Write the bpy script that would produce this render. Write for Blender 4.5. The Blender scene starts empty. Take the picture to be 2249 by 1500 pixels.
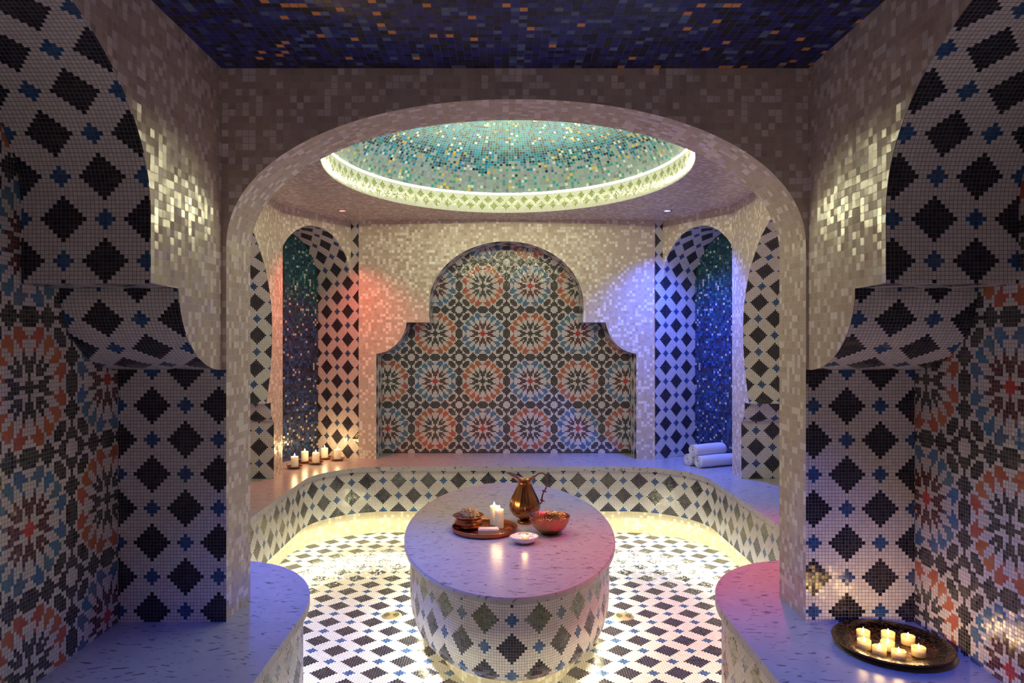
import bpy, bmesh, math, random
from mathutils import Vector, Matrix, noise
from mathutils.geometry import tessellate_polygon
random.seed(7)
S = bpy.context.scene
COL = S.collection
PI = math.pi
CZ = 1.368            # eye height above the floor
F = 1550.0            # focal length in pixels of the 2249x1500 frame
X0 = 0.037            # axis of the room
BZ = 0.487            # bench top
CEI = 2.2125          # front ceiling
MC = 2.245            # main room ceiling

# ------------------------------------------------------------------ camera, world, lights
cam_d = bpy.data.cameras.new('camera'); cam = bpy.data.objects.new('camera', cam_d); COL.objects.link(cam)
cam.location = (0, 0, CZ); cam.rotation_euler = (PI/2, 0, 0)
cam_d.sensor_width = 36; cam_d.lens = F/2249*36
cam_d.shift_x = 22.5/2249; cam_d.shift_y = -5/2249; cam_d.clip_start = 0.02
S.camera = cam
S.view_settings.view_transform = 'Standard'; S.view_settings.look = 'None'
S.view_settings.exposure = 0.0; S.view_settings.gamma = 1.0; S.view_settings.use_curve_mapping = False
W = bpy.data.worlds.new('world'); S.world = W; W.use_nodes = True
W.node_tree.nodes['Background'].inputs[0].default_value = (0.64, 0.44, 0.54, 1)
W.node_tree.nodes['Background'].inputs[1].default_value = 0.44
S.cycles.max_bounces = 10; S.cycles.diffuse_bounces = 4; S.cycles.glossy_bounces = 3
S.cycles.transmission_bounces = 8; S.cycles.caustics_reflective = False; S.cycles.caustics_refractive = False
S.cycles.sample_clamp_indirect = 4.0; S.cycles.use_denoising = True

def lamp(name, kind, loc, color, power, aim=None, **kw):
    d = bpy.data.lights.new(name, kind); d.color = color; d.energy = power
    for k, v in kw.items(): setattr(d, k, v)
    o = bpy.data.objects.new(name, d); COL.objects.link(o); o.location = loc
    if aim is not None:
        o.rotation_euler = (Vector(aim)-Vector(loc)).to_track_quat('-Z', 'Y').to_euler()
    return o
RED = (1.0, 0.10, 0.06); BLUE = (0.06, 0.13, 1.0); PINK = (1.0, 0.03, 0.26)
WARM = (1.0, 0.62, 0.25)
LED = (1.0, 0.955, 0.55)
# the coloured spots of the main room (around the dome) and of the front bay
SPOTS = [(-1.085, 4.80, MC, RED, 54, (-1.10, 4.72, 0.5), 2.0),
         (1.126, 4.80, MC, BLUE, 145, (1.30, 4.86, 0.5), 2.0),
         (-1.10, 3.10, MC, BLUE, 185, (-0.70, 2.86, 0.4), 1.1),
         (1.15, 3.09, MC, PINK, 135, (0.80, 3.00, 0.4), 1.15)]
for i, (x, y, z, c, p, aim, a) in enumerate(SPOTS):
    lamp('spot_lamp', 'SPOT', (x, y, z-0.03), c, p, aim, spot_size=a, spot_blend=1.0, shadow_soft_size=0.02)
for x, aimx, pw in ((-0.35, -0.62, 42), (0.50, 0.90, 80)):
    lamp('spot_lamp', 'SPOT', (x, 1.55, CEI-0.03), BLUE, pw, (aimx, 1.86, 0.4), spot_size=0.80, spot_blend=0.9, shadow_soft_size=0.03)
E_BENCH = 120.0; E_TABLE = 230.0; E_COVE = 200.0     # emission of the led strips

# ------------------------------------------------------------------ node helpers
class NT:
    def __init__(s, mat):
        mat.use_nodes = True; s.t = mat.node_tree; s.t.nodes.clear(); s.mat = mat
        s.out = s.t.nodes.new('ShaderNodeOutputMaterial')
    def n(s, typ, **kw):
        nd = s.t.nodes.new(typ)
        for k, v in kw.items(): setattr(nd, k, v)
        return nd
    def put(s, sock, v):
        if hasattr(v, 'is_output') or isinstance(v, bpy.types.NodeSocket): s.t.links.new(v, sock)
        else:
            if isinstance(v, (tuple, list)) and len(v) == 3 and sock.type == 'RGBA': v = (*v, 1)
            sock.default_value = v
    def m(s, op, a, b=None, c=None):
        nd = s.n('ShaderNodeMath', operation=op)
        for i, v in enumerate((a, b, c)):
            if v is not None: s.put(nd.inputs[i], v)
        return nd.outputs[0]
    def mix(s, f, a, b):
        nd = s.n('ShaderNodeMix', data_type='RGBA')
        s.put(nd.inputs[0], f); s.put(nd.inputs[6], a); s.put(nd.inputs[7], b)
        return nd.outputs[2]
    def ramp(s, f, stops, const=True):
        nd = s.n('ShaderNodeValToRGB'); r = nd.color_ramp
        r.interpolation = 'CONSTANT' if const else 'LINEAR'
        while len(r.elements) < len(stops): r.elements.new(0.5)
        for e, (p, c) in zip(r.elements, stops):
            e.position = p
        for e, (p, c) in zip(r.elements, stops):
            e.color = (*c, 1)
        s.put(nd.inputs[0], f); return nd.outputs[0]
    def noise(s, vec, scale, detail=2, rough=0.5):
        nd = s.n('ShaderNodeTexNoise'); s.put(nd.inputs['Vector'], vec)
        nd.inputs['Scale'].default_value = scale; nd.inputs['Detail'].default_value = detail; nd.inputs['Roughness'].default_value = rough
        return nd.outputs[0]
    def vscale(s, vec, sc):
        nd = s.n('ShaderNodeVectorMath', operation='MULTIPLY'); s.put(nd.inputs[0], vec); nd.inputs[1].default_value = sc
        return nd.outputs[0]
    def bsdf(s, color, rough=0.3, metal=0.0, normal=None, **kw):
        b = s.n('ShaderNodeBsdfPrincipled')
        s.put(b.inputs['Base Color'], color); s.put(b.inputs['Roughness'], rough); s.put(b.inputs['Metallic'], metal)
        if normal is not None: s.put(b.inputs['Normal'], normal)
        for k, v in kw.items(): s.put(b.inputs[k.replace('_', ' ')], v)
        s.t.links.new(b.outputs[0], s.out.inputs[0]); return b
    def bump(s, h, strength=0.3, dist=0.01):
        nd = s.n('ShaderNodeBump'); s.put(nd.inputs['Height'], h); nd.inputs['Strength'].default_value = strength; nd.inputs['Distance'].default_value = dist
        return nd.outputs[0]

def newmat(name):
    m = bpy.data.materials.new(name); return NT(m)

def tile_base(T, g):
    """cell coordinates, randoms and grout mask from a uv map measured in tiles"""
    uv = T.n('ShaderNodeUVMap').outputs[0]
    sp = T.n('ShaderNodeSeparateXYZ'); T.put(sp.inputs[0], uv)
    u, v = sp.outputs[0], sp.outputs[1]
    ci, cj = T.m('FLOOR', u), T.m('FLOOR', v)
    cb = T.n('ShaderNodeCombineXYZ'); T.put(cb.inputs[0], ci); T.put(cb.inputs[1], cj)
    wn = T.n('ShaderNodeTexWhiteNoise', noise_dimensions='3D'); T.put(wn.inputs['Vector'], cb.outputs[0])
    cb2 = T.n('ShaderNodeCombineXYZ'); T.put(cb2.inputs[0], ci); T.put(cb2.inputs[1], cj); cb2.inputs[2].default_value = 11.3
    wn2 = T.n('ShaderNodeTexWhiteNoise', noise_dimensions='3D'); T.put(wn2.inputs['Vector'], cb2.outputs[0])
    fu, fv = T.m('FRACT', u), T.m('FRACT', v)
    e = T.m('MINIMUM', T.m('MINIMUM', fu, T.m('SUBTRACT', 1, fu)), T.m('MINIMUM', fv, T.m('SUBTRACT', 1, fv)))
    grout = T.m('LESS_THAN', e, g)
    return dict(uv=uv, u=u, v=v, ci=ci, cj=cj, r=wn.outputs[0], rc=wn.outputs[1], r2=wn2.outputs[0], rc2=wn2.outputs[1], grout=grout)

def tilt(T, B, amt):
    geo = T.n('ShaderNodeNewGeometry').outputs['Normal']
    a = T.n('ShaderNodeVectorMath', operation='SUBTRACT'); T.put(a.inputs[0], B['rc2']); a.inputs[1].default_value = (.5, .5, .5)
    b = T.n('ShaderNodeVectorMath', operation='SCALE'); T.put(b.inputs[0], a.outputs[0]); b.inputs['Scale'].default_value = amt
    c = T.n('ShaderNodeVectorMath', operation='ADD'); T.put(c.inputs[0], geo); T.put(c.inputs[1], b.outputs[0])
    d = T.n('ShaderNodeVectorMath', operation='NORMALIZE'); T.put(d.inputs[0], c.outputs[0]); return d.outputs[0]

def finish_tiles(T, B, col, grout, rough=0.16, amt=0.10, metal=0.0, **kw):
    c = T.mix(B['grout'], col, grout)
    rg = T.m('ADD', T.m('MULTIPLY', B['grout'], 0.6), rough)
    T.bsdf(c, rg, metal, tilt(T, B, amt), **kw)
    return T.mat

def mat_diamond():
    T = newmat('diamond_mosaic'); B = tile_base(T, 0.055)
    i = T.m('FLOORED_MODULO', B['ci'], 20); j = T.m('FLOORED_MODULO', B['cj'], 20)
    di = T.m('MINIMUM', i, T.m('SUBTRACT', 20, i)); dj = T.m('MINIMUM', j, T.m('SUBTRACT', 20, j))
    s = T.m('ADD', di, dj); s = T.m('MINIMUM', s, T.m('SUBTRACT', 20, s))
    dark = T.m('LESS_THAN', s, 5.5)
    blue = T.m('GREATER_THAN', T.m('ABSOLUTE', T.m('SUBTRACT', di, dj)), 7.5)
    white = T.mix(B['r'], (0.71, 0.68, 0.67), (0.82, 0.80, 0.79))
    nz = T.noise(T.vscale(B['uv'], (1.2, 6, 1)), 1.0, 2)
    dk = T.mix(T.m('MULTIPLY', B['r'], nz), (0.004, 0.005, 0.014), (0.035, 0.040, 0.075))
    bl = T.mix(B['r'], (0.010, 0.055, 0.21), (0.025, 0.11, 0.30))
    c = T.mix(blue, T.mix(dark, white, dk), bl)
    return finish_tiles(T, B, c, (0.13, 0.115, 0.12), 0.15, 0.09)

def mat_beige(name='beige_mosaic', br=((0.42, 0.34, 0.28), (0.60, 0.51, 0.43)), pale=(0.82, 0.76, 0.72), grout=(0.56, 0.45, 0.39), frac=0.25, amt=0.20):
    T = newmat(name); B = tile_base(T, 0.045)
    a = T.noise(T.vscale(B['uv'], (7, 0.9, 1)), 1.0, 3, 0.6); b = T.noise(T.vscale(B['uv'], (0.9, 7, 1)), 1.0, 3, 0.6)
    st = T.mix(T.m('GREATER_THAN', B['r2'], 0.5), a, b)
    st2 = T.m('MULTIPLY', T.m('SUBTRACT', st, 0.3), 2.2)
    brown = T.mix(st2, br[0], br[1])
    brown = T.mix(T.m('MULTIPLY', B['r2'], 0.30), brown, pale)
    c = T.mix(T.m('LESS_THAN', B['r'], frac), brown, pale)
    return finish_tiles(T, B, c, grout, 0.24, amt)

def mat_ceiling():
    T = newmat('night_blue_mosaic'); B = tile_base(T, 0.04)
    st = T.noise(T.vscale(B['uv'], (1.0, 8, 1)), 1.0, 2)
    c = T.ramp(B['r'], [(0, (0.010, 0.014, 0.18)), (0.34, (0.006, 0.008, 0.09)), (0.55, (0.004, 0.005, 0.016)), (0.86, (0.10, 0.16, 0.34)), (0.925, (0.03, 0.06, 0.24)), (0.965, (0.85, 0.36, 0.10))])
    c = T.mix(T.m('MULTIPLY', st, 0.35), c, (0.02, 0.02, 0.06))
    return finish_tiles(T, B, c, (0.03, 0.035, 0.16), 0.26, 0.05, Specular_IOR_Level=0.25)

def mat_dome():
    T = newmat('dome_mosaic'); B = tile_base(T, 0.07)
    up = T.ramp(B['r'], [(0, (0.0, 0.24, 0.46)), (0.28, (0.005, 0.13, 0.42)), (0.42, (0.004, 0.15, 0.19)), (0.58, (0.003, 0.012, 0.05)), (0.78, (0.004, 0.04, 0.045)), (0.87, (0.10, 0.11, 0.13)), (0.92, (0.72, 0.76, 0.82)), (0.97, (0.70, 0.38, 0.03))])
    lo = T.ramp(B['r'], [(0, (0.30, 0.34, 0.44)), (0.30, (0.36, 0.42, 0.42)), (0.55, (0.18, 0.21, 0.26)), (0.68, (0.04, 0.32, 0.36)), (0.76, (0.40, 0.42, 0.58)), (0.90, (0.72, 0.76, 0.74)), (0.955, (0.80, 0.52, 0.08))])
    h = T.m('ADD', T.m('DIVIDE', B['cj'], 18.0), T.m('MULTIPLY', T.m('SUBTRACT', B['r2'], 0.5), 0.5))
    c = T.mix(T.m('GREATER_THAN', h, 0.62), lo, up)
    return finish_tiles(T, B, c, (0.26, 0.44, 0.50), 0.30, 0.05)

def mat_niche():
    T = newmat('deep_blue_mosaic'); B = tile_base(T, 0.075)
    a = T.ramp(B['r'], [(0, (0.025, 0.045, 0.16)), (0.30, (0.012, 0.020, 0.08)), (0.52, (0.03, 0.10, 0.32)), (0.72, (0.035, 0.04, 0.06)), (0.86, (0.02, 0.10, 0.20)), (0.93, (0.46, 0.46, 0.45))])
    b = T.ramp(B['r'], [(0, (0.01, 0.07, 0.10)), (0.35, (0.02, 0.11, 0.16)), (0.6, (0.01, 0.04, 0.07)), (0.8, (0.10, 0.26, 0.26)), (0.93, (0.6, 0.6, 0.5))])
    h = T.m('ADD', T.m('DIVIDE', B['cj'], 90.0), T.m('MULTIPLY', T.m('SUBTRACT', B['r2'], 0.5), 0.25))
    c = T.mix(T.m('GREATER_THAN', h, 0.66), a, b)
    return finish_tiles(T, B, c, (0.012, 0.012, 0.02), 0.12, 0.22)

def mat_band():
    T = newmat('flower_band_mosaic'); B = tile_base(T, 0.07)
    i = T.m('FLOORED_MODULO', B['ci'], 8); j = B['cj']
    i2 = T.m('FLOORED_MODULO', T.m('ADD', B['ci'], 4), 8)
    def blob(ii, jc):
        di = T.m('ABSOLUTE', T.m('SUBTRACT', ii, 2.0)); dj = T.m('ABSOLUTE', T.m('SUBTRACT', j, jc))
        s = T.m('ADD', di, dj)
        return T.m('LESS_THAN', s, 2.5)
    fl = T.m('MAXIMUM', blob(i, 8.0), blob(i2, 4.0))
    c = T.mix(fl, T.mix(B['r'], (0.54, 0.56, 0.52), (0.64, 0.66, 0.66)), T.mix(B['r'], (0.10, 0.15, 0.03), (0.22, 0.30, 0.08)))
    return finish_tiles(T, B, c, (0.50, 0.50, 0.38), 0.15, 0.10)

def mat_rosette():
    T = newmat('rosette_mosaic'); B = tile_base(T, 0.055)
    at = T.n('ShaderNodeAttribute'); at.attribute_name = 'tile'
    c = T.mix(T.m('MULTIPLY', B['r'], 0.12), at.outputs[0], (0.4, 0.35, 0.35))
    return finish_tiles(T, B, c, (0.20, 0.18, 0.18), 0.15, 0.10)

def mat_stone():
    T = newmat('flecked_stone')
    co = T.n('ShaderNodeTexCoord').outputs['Object']
    w = T.n('ShaderNodeTexNoise'); T.put(w.inputs['Vector'], co); w.inputs['Scale'].default_value = 6
    ad = T.n('ShaderNodeVectorMath', operation='ADD'); T.put(ad.inputs[0], co)
    ws = T.n('ShaderNodeVectorMath', operation='SCALE'); T.put(ws.inputs[0], w.outputs[1]); ws.inputs['Scale'].default_value = 0.09
    T.put(ad.inputs[1], ws.outputs[0])
    n1 = T.noise(T.vscale(ad.outputs[0], (26, 95, 30)), 1.0, 2, 0.5)
    n2 = T.noise(co, 14.0, 2); n3 = T.noise(T.vscale(ad.outputs[0], (60, 150, 60)), 1.0, 1)
    fleck = T.ramp(T.m('ADD', n1, T.m('MULTIPLY', n2, 0.12)), [(0.0, (0, 0, 0)), (0.685, (0, 0, 0)), (0.72, (1, 1, 1))], False)
    base = T.mix(n2, (0.40, 0.39, 0.43), (0.51, 0.50, 0.53))
    base = T.mix(T.m('MULTIPLY', T.m('GREATER_THAN', n3, 0.66), 0.25), base, (0.35, 0.34, 0.38))
    c = T.mix(T.m('MULTIPLY', fleck, 0.8), base, (0.12, 0.11, 0.14))
    T.bsdf(c, 0.26, 0, None)
    return T.mat

def mat_plain(name, col, rough=0.4, metal=0.0, bump=None, **kw):
    T = newmat(name); nrm = None
    if bump:
        co = T.n('ShaderNodeTexCoord').outputs['Object']
        if bump[0] == 'hammer':
            v = T.n('ShaderNodeTexVoronoi'); T.put(v.inputs['Vector'], co); v.inputs['Scale'].default_value = bump[1]
            nrm = T.bump(v.outputs[0], bump[2], 0.004)
        else:
            nrm = T.bump(T.noise(co, bump[1], 3), bump[2], 0.004)
    T.bsdf(col, rough, metal, nrm, **kw)
    return T.mat

def mat_emit(name, col, st, one_sided=False):
    T = newmat(name); e = T.n('ShaderNodeEmission'); T.put(e.inputs[0], col); e.inputs[1].default_value = st
    if one_sided:      # led strip on an opaque backing: light leaves its front only
        bf = T.n('ShaderNodeNewGeometry').outputs['Backfacing']; T.put(e.inputs[1], T.m('MULTIPLY', T.m('SUBTRACT', 1, bf), st))
    T.t.links.new(e.outputs[0], T.out.inputs[0]); return T.mat

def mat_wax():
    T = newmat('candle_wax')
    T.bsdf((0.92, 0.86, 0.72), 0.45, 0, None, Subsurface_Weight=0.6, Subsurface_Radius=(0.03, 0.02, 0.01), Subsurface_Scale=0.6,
           Emission_Color=(1.0, 0.72, 0.40), Emission_Strength=0.12)  # weak warm emission stands in for flame light glowing through the wax
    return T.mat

def mat_engraved(name, dark, light, scale):
    T = newmat(name); co = T.n('ShaderNodeTexCoord').outputs['Object']
    v = T.n('ShaderNodeTexVoronoi', feature='DISTANCE_TO_EDGE'); T.put(v.inputs['Vector'], co); v.inputs['Scale'].default_value = scale
    w = T.noise(co, scale*0.9, 2)
    h = T.m('GREATER_THAN', T.m('ABSOLUTE', T.m('SUBTRACT', w, 0.5)), 0.045)
    c = T.mix(h, light, dark)
    T.bsdf(c, 0.25, 1.0, T.bump(T.m('ADD', v.outputs[0], h), 0.5, 0.003)); return T.mat

def mat_sponge():
    T = newmat('sea_sponge'); co = T.n('ShaderNodeTexCoord').outputs['Object']
    v = T.n('ShaderNodeTexVoronoi'); T.put(v.inputs['Vector'], co); v.inputs['Scale'].default_value = 140
    c = T.ramp(v.outputs[0], [(0.0, (0.16, 0.07, 0.025)), (0.40, (0.34, 0.18, 0.08)), (0.7, (0.72, 0.50, 0.28))], False)
    T.bsdf(c, 0.9, 0, T.bump(v.outputs[0], 1.0, 0.006)); return T.mat

M = dict(dia=mat_diamond(), beige=mat_beige(), ceil=mat_ceiling(), dome=mat_dome(), niche=mat_niche(), band=mat_band(),
         cream=mat_beige('cream_mosaic', ((0.58, 0.50, 0.38), (0.68, 0.60, 0.47)), (0.88, 0.84, 0.74), (0.55, 0.48, 0.36), 0.3, 0.15),
         ros=mat_rosette(), stone=mat_stone(),
         led_b=mat_emit('led_strip_bench', LED, E_BENCH, True), led_t=mat_emit('led_strip_table', LED, E_TABLE, True), led_c=mat_emit('led_strip_cove', LED, E_COVE, True),
         wax=mat_wax(), flame=mat_emit('candle_flame', (1.0, 0.78, 0.42), 28.0),
         wick=mat_plain('wick', (0.02, 0.015, 0.01), 0.9),
         copper=mat_plain('hammered_copper', (0.56, 0.22, 0.13), 0.22, 1.0, ('hammer', 130, 0.35)),
         copper_s=mat_plain('smooth_copper', (0.42, 0.17, 0.09), 0.30, 1.0, ('n', 60, 0.08)),
         brass=mat_plain('aged_copper_jug', (0.34, 0.16, 0.075), 0.24, 1.0, ('n', 45, 0.15)),
         bronze=mat_plain('dark_bronze', (0.16, 0.08, 0.045), 0.32, 1.0, ('n', 60, 0.1)),
         engr=mat_engraved('engraved_bronze', (0.008, 0.006, 0.006), (0.12, 0.07, 0.035), 75),
         well=mat_engraved('engraved_copper_well', (0.09, 0.04, 0.02), (0.30, 0.15, 0.06), 60),
         engc=mat_engraved('engraved_copper', (0.30, 0.11, 0.04), (0.70, 0.40, 0.16), 70),
         soap=mat_plain('pink_soap', (0.86, 0.66, 0.62), 0.35), sponge=mat_sponge(),
         towel=mat_plain('white_terry', (0.84, 0.83, 0.86), 0.95, 0, ('n', 420, 0.6)),
         ceramic=mat_engraved('painted_ceramic', (0.85, 0.83, 0.85), (0.20, 0.17, 0.40), 120),
         ceramic_o=mat_plain('glazed_ceramic', (0.85, 0.83, 0.82), 0.2),
         steel=mat_plain('brass_drain', (0.36, 0.29, 0.14), 0.40, 0.3), hole=mat_plain('drain_hole', (0.02, 0.02, 0.02), 0.8),
         chrome=mat_plain('downlight_ring', (0.55, 0.55, 0.58), 0.25, 1.0),
         glass=mat_plain('clear_cup', (0.85, 0.66, 0.30), 0.08, 0, None, Alpha=0.45),
         clearwax=mat_plain('tealight_wax', (0.80, 0.62, 0.30), 0.4, 0, None, Emission_Color=(1.0, 0.66, 0.24), Emission_Strength=0.20))  # tealight wax: emission added so the wax looks lit by its flame
M['ceramic'].node_tree.nodes['Principled BSDF'].inputs['Metallic'].default_value = 0.0
LENS = {}
for nm, c in (('red', RED), ('blue', (0.35, 0.45, 1.0)), ('pink', PINK)):
    LENS[nm] = mat_emit('downlight_lens_'+nm, c, 12.0)

# ------------------------------------------------------------------ object helpers
def link(o, parent=None):
    COL.objects.link(o)
    if parent: o.parent = parent
    return o
def mesh(name, verts, faces, mat, parent=None, uvs=None, smooth=False, loc=None):
    me = bpy.data.meshes.new(name); me.from_pydata([tuple(v) for v in verts], [], faces)
    if uvs is not None:
        l = me.uv_layers.new(name='UVMap'); flat = []
        for f in faces:
            for vi in f: flat += [uvs[vi][0], uvs[vi][1]]
        l.data.foreach_set('uv', flat)
    if smooth: me.polygons.foreach_set('use_smooth', [True]*len(me.polygons))
    me.materials.append(mat); me.update()
    o = bpy.data.objects.new(name, me)
    if loc is not None: o.location = loc
    return link(o, parent)
def surf(name, fn, us, vs, mat, parent=None, uv=None, smooth=True, flip=False):
    """grid surface; fn(u,v)->xyz, uv(u,v)->tile coordinates"""
    V, Fc, U = [], [], []
    for v in vs:
        for u in us: V.append(fn(u, v)); U.append(uv(u, v) if uv else (0, 0))
    n = len(us)
    for j in range(len(vs)-1):
        for i in range(n-1):
            q = (j*n+i, j*n+i+1, (j+1)*n+i+1, (j+1)*n+i); Fc.append(q[::-1] if flip else q)
    return mesh(name, V, Fc, mat, parent, U if uv else None, smooth)
def planar(name, loops, to3, mat, parent=None, uv=None, flip=False):
    """flat polygon with holes given in 2d"""
    pts = [p for l in loops for p in l]
    tris = tessellate_polygon([[Vector((p[0], p[1], 0)) for p in l] for l in loops])
    tris = [t[::-1] if flip else t for t in tris]
    return mesh(name, [to3(*p) for p in pts], [tuple(t) for t in tris], mat, parent, [uv(*p) for p in pts] if uv else None)
def lathe(name, prof, mat, parent=None, seg=40, loc=(0, 0, 0), sx=1.0, sy=1.0, closed=False, fn=None):
    V, Fc = [], []
    for r, z in prof:
        for k in range(seg):
            a = 2*PI*k/seg; rr = r*(fn(a, r, z) if fn else 1)
            V.append((rr*math.cos(a)*sx, rr*math.sin(a)*sy, z))
    for j in range(len(prof)-1):
        for k in range(seg):
            Fc.append((j*seg+k, j*seg+(k+1) % seg, (j+1)*seg+(k+1) % seg, (j+1)*seg+k))
    if prof[0][0] > 1e-6 and closed: Fc.append(tuple(range(seg))[::-1])
    if prof[-1][0] > 1e-6 and closed: Fc.append(tuple((len(prof)-1)*seg+k for k in range(seg)))
    return mesh(name, V, Fc, mat, parent, None, True, loc)
def tube(name, pts, rad, mat, parent=None, seg=10):
    V, Fc = [], []; P = [Vector(p) for p in pts]; up = Vector((0.01, 1, 0.02)).normalized()
    for i, p in enumerate(P):
        t = (P[min(i+1, len(P)-1)]-P[max(i-1, 0)]).normalized()
        a = t.cross(up).normalized(); b = t.cross(a).normalized(); r = rad[i] if isinstance(rad, list) else rad
        for k in range(seg):
            an = 2*PI*k/seg; V.append(p+a*r*math.cos(an)+b*r*math.sin(an))
    for j in range(len(P)-1):
        for k in range(seg): Fc.append((j*seg+k, j*seg+(k+1) % seg, (j+1)*seg+(k+1) % seg, (j+1)*seg+k))
    Fc.append(tuple(range(seg))); Fc.append(tuple((len(P)-1)*seg+k for k in range(seg))[::-1])
    return mesh(name, V, Fc, mat, parent, None, True)
def catmull(P, n=10):
    out = []; Q = [P[0]]+list(P)+[P[-1]]
    for i in range(1, len(Q)-2):
        for k in range(n):
            t = k/n; p0, p1, p2, p3 = Q[i-1:i+3]
            out.append(tuple(0.5*((2*b)+(-a+c)*t+(2*a-5*b+4*c-d)*t*t+(-a+3*b-3*c+d)*t**3) for a, b, c, d in zip(p0, p1, p2, p3)))
    out.append(tuple(P[-1])); return out
def empty(name, loc, label, cat, group=None, rz=0):
    o = bpy.data.objects.new(name, None); o.empty_display_size = 0.05; o.location = loc; o.rotation_euler = (0, 0, rz)
    o['label'] = label; o['category'] = cat
    if group: o['group'] = group
    return link(o)
def structure(o): o['kind'] = 'structure'; return o
def copy_tree(o, parent=None):
    c = o.copy(); COL.objects.link(c); c.parent = parent
    for ch in [x for x in bpy.data.objects if x.parent == o]: copy_tree(ch, c)
    return c
def lin(a, b, n): return [a+(b-a)*i/n for i in range(n+1)]
def arclen(P):
    s = [0.0]
    for a, b in zip(P, P[1:]): s.append(s[-1]+math.dist(a, b))
    return s
TP = 0.0104; TZ = 0.01068; BP = 0.0213     # tile pitches

def strip(name, P, S_, w0, w1, to3, mat, parent, uv, nw=1, flip=False, smooth=True):
    """a surface swept along a profile P (2d) between widths w0 and w1"""
    us = lin(w0, w1, nw); V, Fc, U = [], [], []
    for i, p in enumerate(P):
        for w in us: V.append(to3(w, p)); U.append(uv(w, S_[i]))
    n = len(us)
    for j in range(len(P)-1):
        for i in range(n-1):
            q = (j*n+i, j*n+i+1, (j+1)*n+i+1, (j+1)*n+i); Fc.append(q[::-1] if flip else q)
    return mesh(name, V, Fc, mat, parent, U, smooth)

# ------------------------------------------------------------------ rosette pattern (one quarter, centre tile first)
ROWS = {17: 'KKKKKKKKKKKKKKKWWW', 16: 'KKKKWKKKKKWWKKKWWW', 15: 'KKKWWWKKKWWWWKKKWW', 14: 'WWWCCCWKWWKKKWWKKK',
        13: 'WWCCCCWWWWKKKKWKKK', 12: 'WCCCCCWCCWKKKKKWKK', 11: 'WWWCCWCCCCWKKKKWWK', 10: 'WWWCWWCCCCWWKKKWWK',
        9: 'WWCWWWCCWWCCWWWWKK', 8: 'WWKWWWCWWWCCCWWKKK', 7: 'WKKWWKWWWCCCCWKKKK', 6: 'KKKWKKWWCCCCWWWKKK',
        5: 'KKWKKWKKWWWWCCCWKK', 4: 'KKWKKKKWWWWCCCCWWK', 3: 'KWWKKKWWWWCCCCCWKK', 2: 'KWWWWWKKKCWWCCWKKK',
        1: 'KKWWKKKKWWWWCWWKKK', 0: 'KKKKKKKWWWWWWWWKKK'}
def rosette_color(i, j):
    """tile colour, (0,0) is the centre of an orange rosette, rosettes every 34 tiles"""
    ri, rj = math.floor((i+17)/34), math.floor((j+17)/34)
    a, b = abs(i-34*ri), abs(j-34*rj); ch = ROWS[min(b, 17)][min(a, 17)]; blue = (ri+rj) % 2
    rnd = random.random()
    if ch == 'W': k = 0.66+0.12*rnd; return (k, k*0.94, k*0.94)
    if ch == 'C':
        ax = min(a, b)/(max(a, b)+.1)
        seed = math.sin(ri*12.9+rj*78.2+int(math.atan2(j-34*rj, i-34*ri)*2.55)*3.7)*0.5+0.5
        if blue: return (0.025+0.04*seed, 0.11+0.08*ax+0.03*rnd, 0.28+0.09*(1-seed))
        return (0.42+0.10*ax+0.05*rnd, 0.045+0.10*ax+0.03*seed, 0.03)
    if a*a+b*b < 100:
        if blue:
            if a+b <= 2: return (0.55, 0.02, 0.015)
            return (0.075+0.02*rnd, 0.012, 0.014)
        return (0.016+0.012*rnd, 0.02+0.012*rnd, 0.018)
    k = 0.009+0.016*rnd; return (k, k, k*1.1)
def rosette_panel(name, i0, i1, j0, j1, to3, parent, flip=False):
    ni, nj = i1-i0+1, j1-j0+1; V = []; Fc = []; U = []; colr = []
    for j in range(nj):
        for i in range(ni): V.append(to3(i0+i-0.5, j0+j-0.5)); U.append((i0+i, j0+j))
    for j in range(nj-1):
        for i in range(ni-1):
            q = (j*ni+i, j*ni+i+1, (j+1)*ni+i+1, (j+1)*ni+i); Fc.append(q[::-1] if flip else q)
            colr += [*rosette_color(i0+i, j0+j), 1.0]
    o = mesh(name, V, Fc, M['ros'], parent, U)
    at = o.data.attributes.new('tile', 'FLOAT_COLOR', 'FACE'); at.data.foreach_set('color', colr)
    return o

# ------------------------------------------------------------------ FLOOR
fl = planar('floor', [[(-1.42, -0.6), (1.50, -0.6), (1.50, 5.3), (-1.42, 5.3)]], lambda x, y: (x, y, 0), M['dia'],
            uv=lambda x, y: ((x+0.7307)/TP+.5, (y-2.892)/TP+.5))
structure(fl)

# ------------------------------------------------------------------ BENCH round the sunken floor
def arc(cx, cy, rx, ry, a0, a1, n=14):
    return [(cx+rx*math.cos(math.radians(a0+(a1-a0)*k/n)), cy+ry*math.sin(math.radians(a0+(a1-a0)*k/n))) for k in range(n+1)]
def pit_left():      # from the front along the left side to the middle of the back, offsets from the axis
    P = [(-0.675, y) for y in lin(-0.6, 2.1, 8)]
    P += arc(-1.10, 2.25, 0.425, 0.56, -3, 82, 16)[1:]
    P += [(-1.135, 2.83)] + arc(-1.14, 2.965, 0.135, 0.135, -90, -180, 8)[1:]
    P += [(-1.275, y) for y in lin(3.15, 4.30, 6)]
    P += arc(-0.80, 4.40, 0.475, 0.48, 180, 90, 20)[1:]
    P += [(x, 4.88) for x in lin(-0.7, 0, 6)]
    return P
PL = pit_left(); PIT = [(x+X0, y) for x, y in PL]+[(X0-x, y) for x, y in PL[::-1][1:]]
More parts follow.
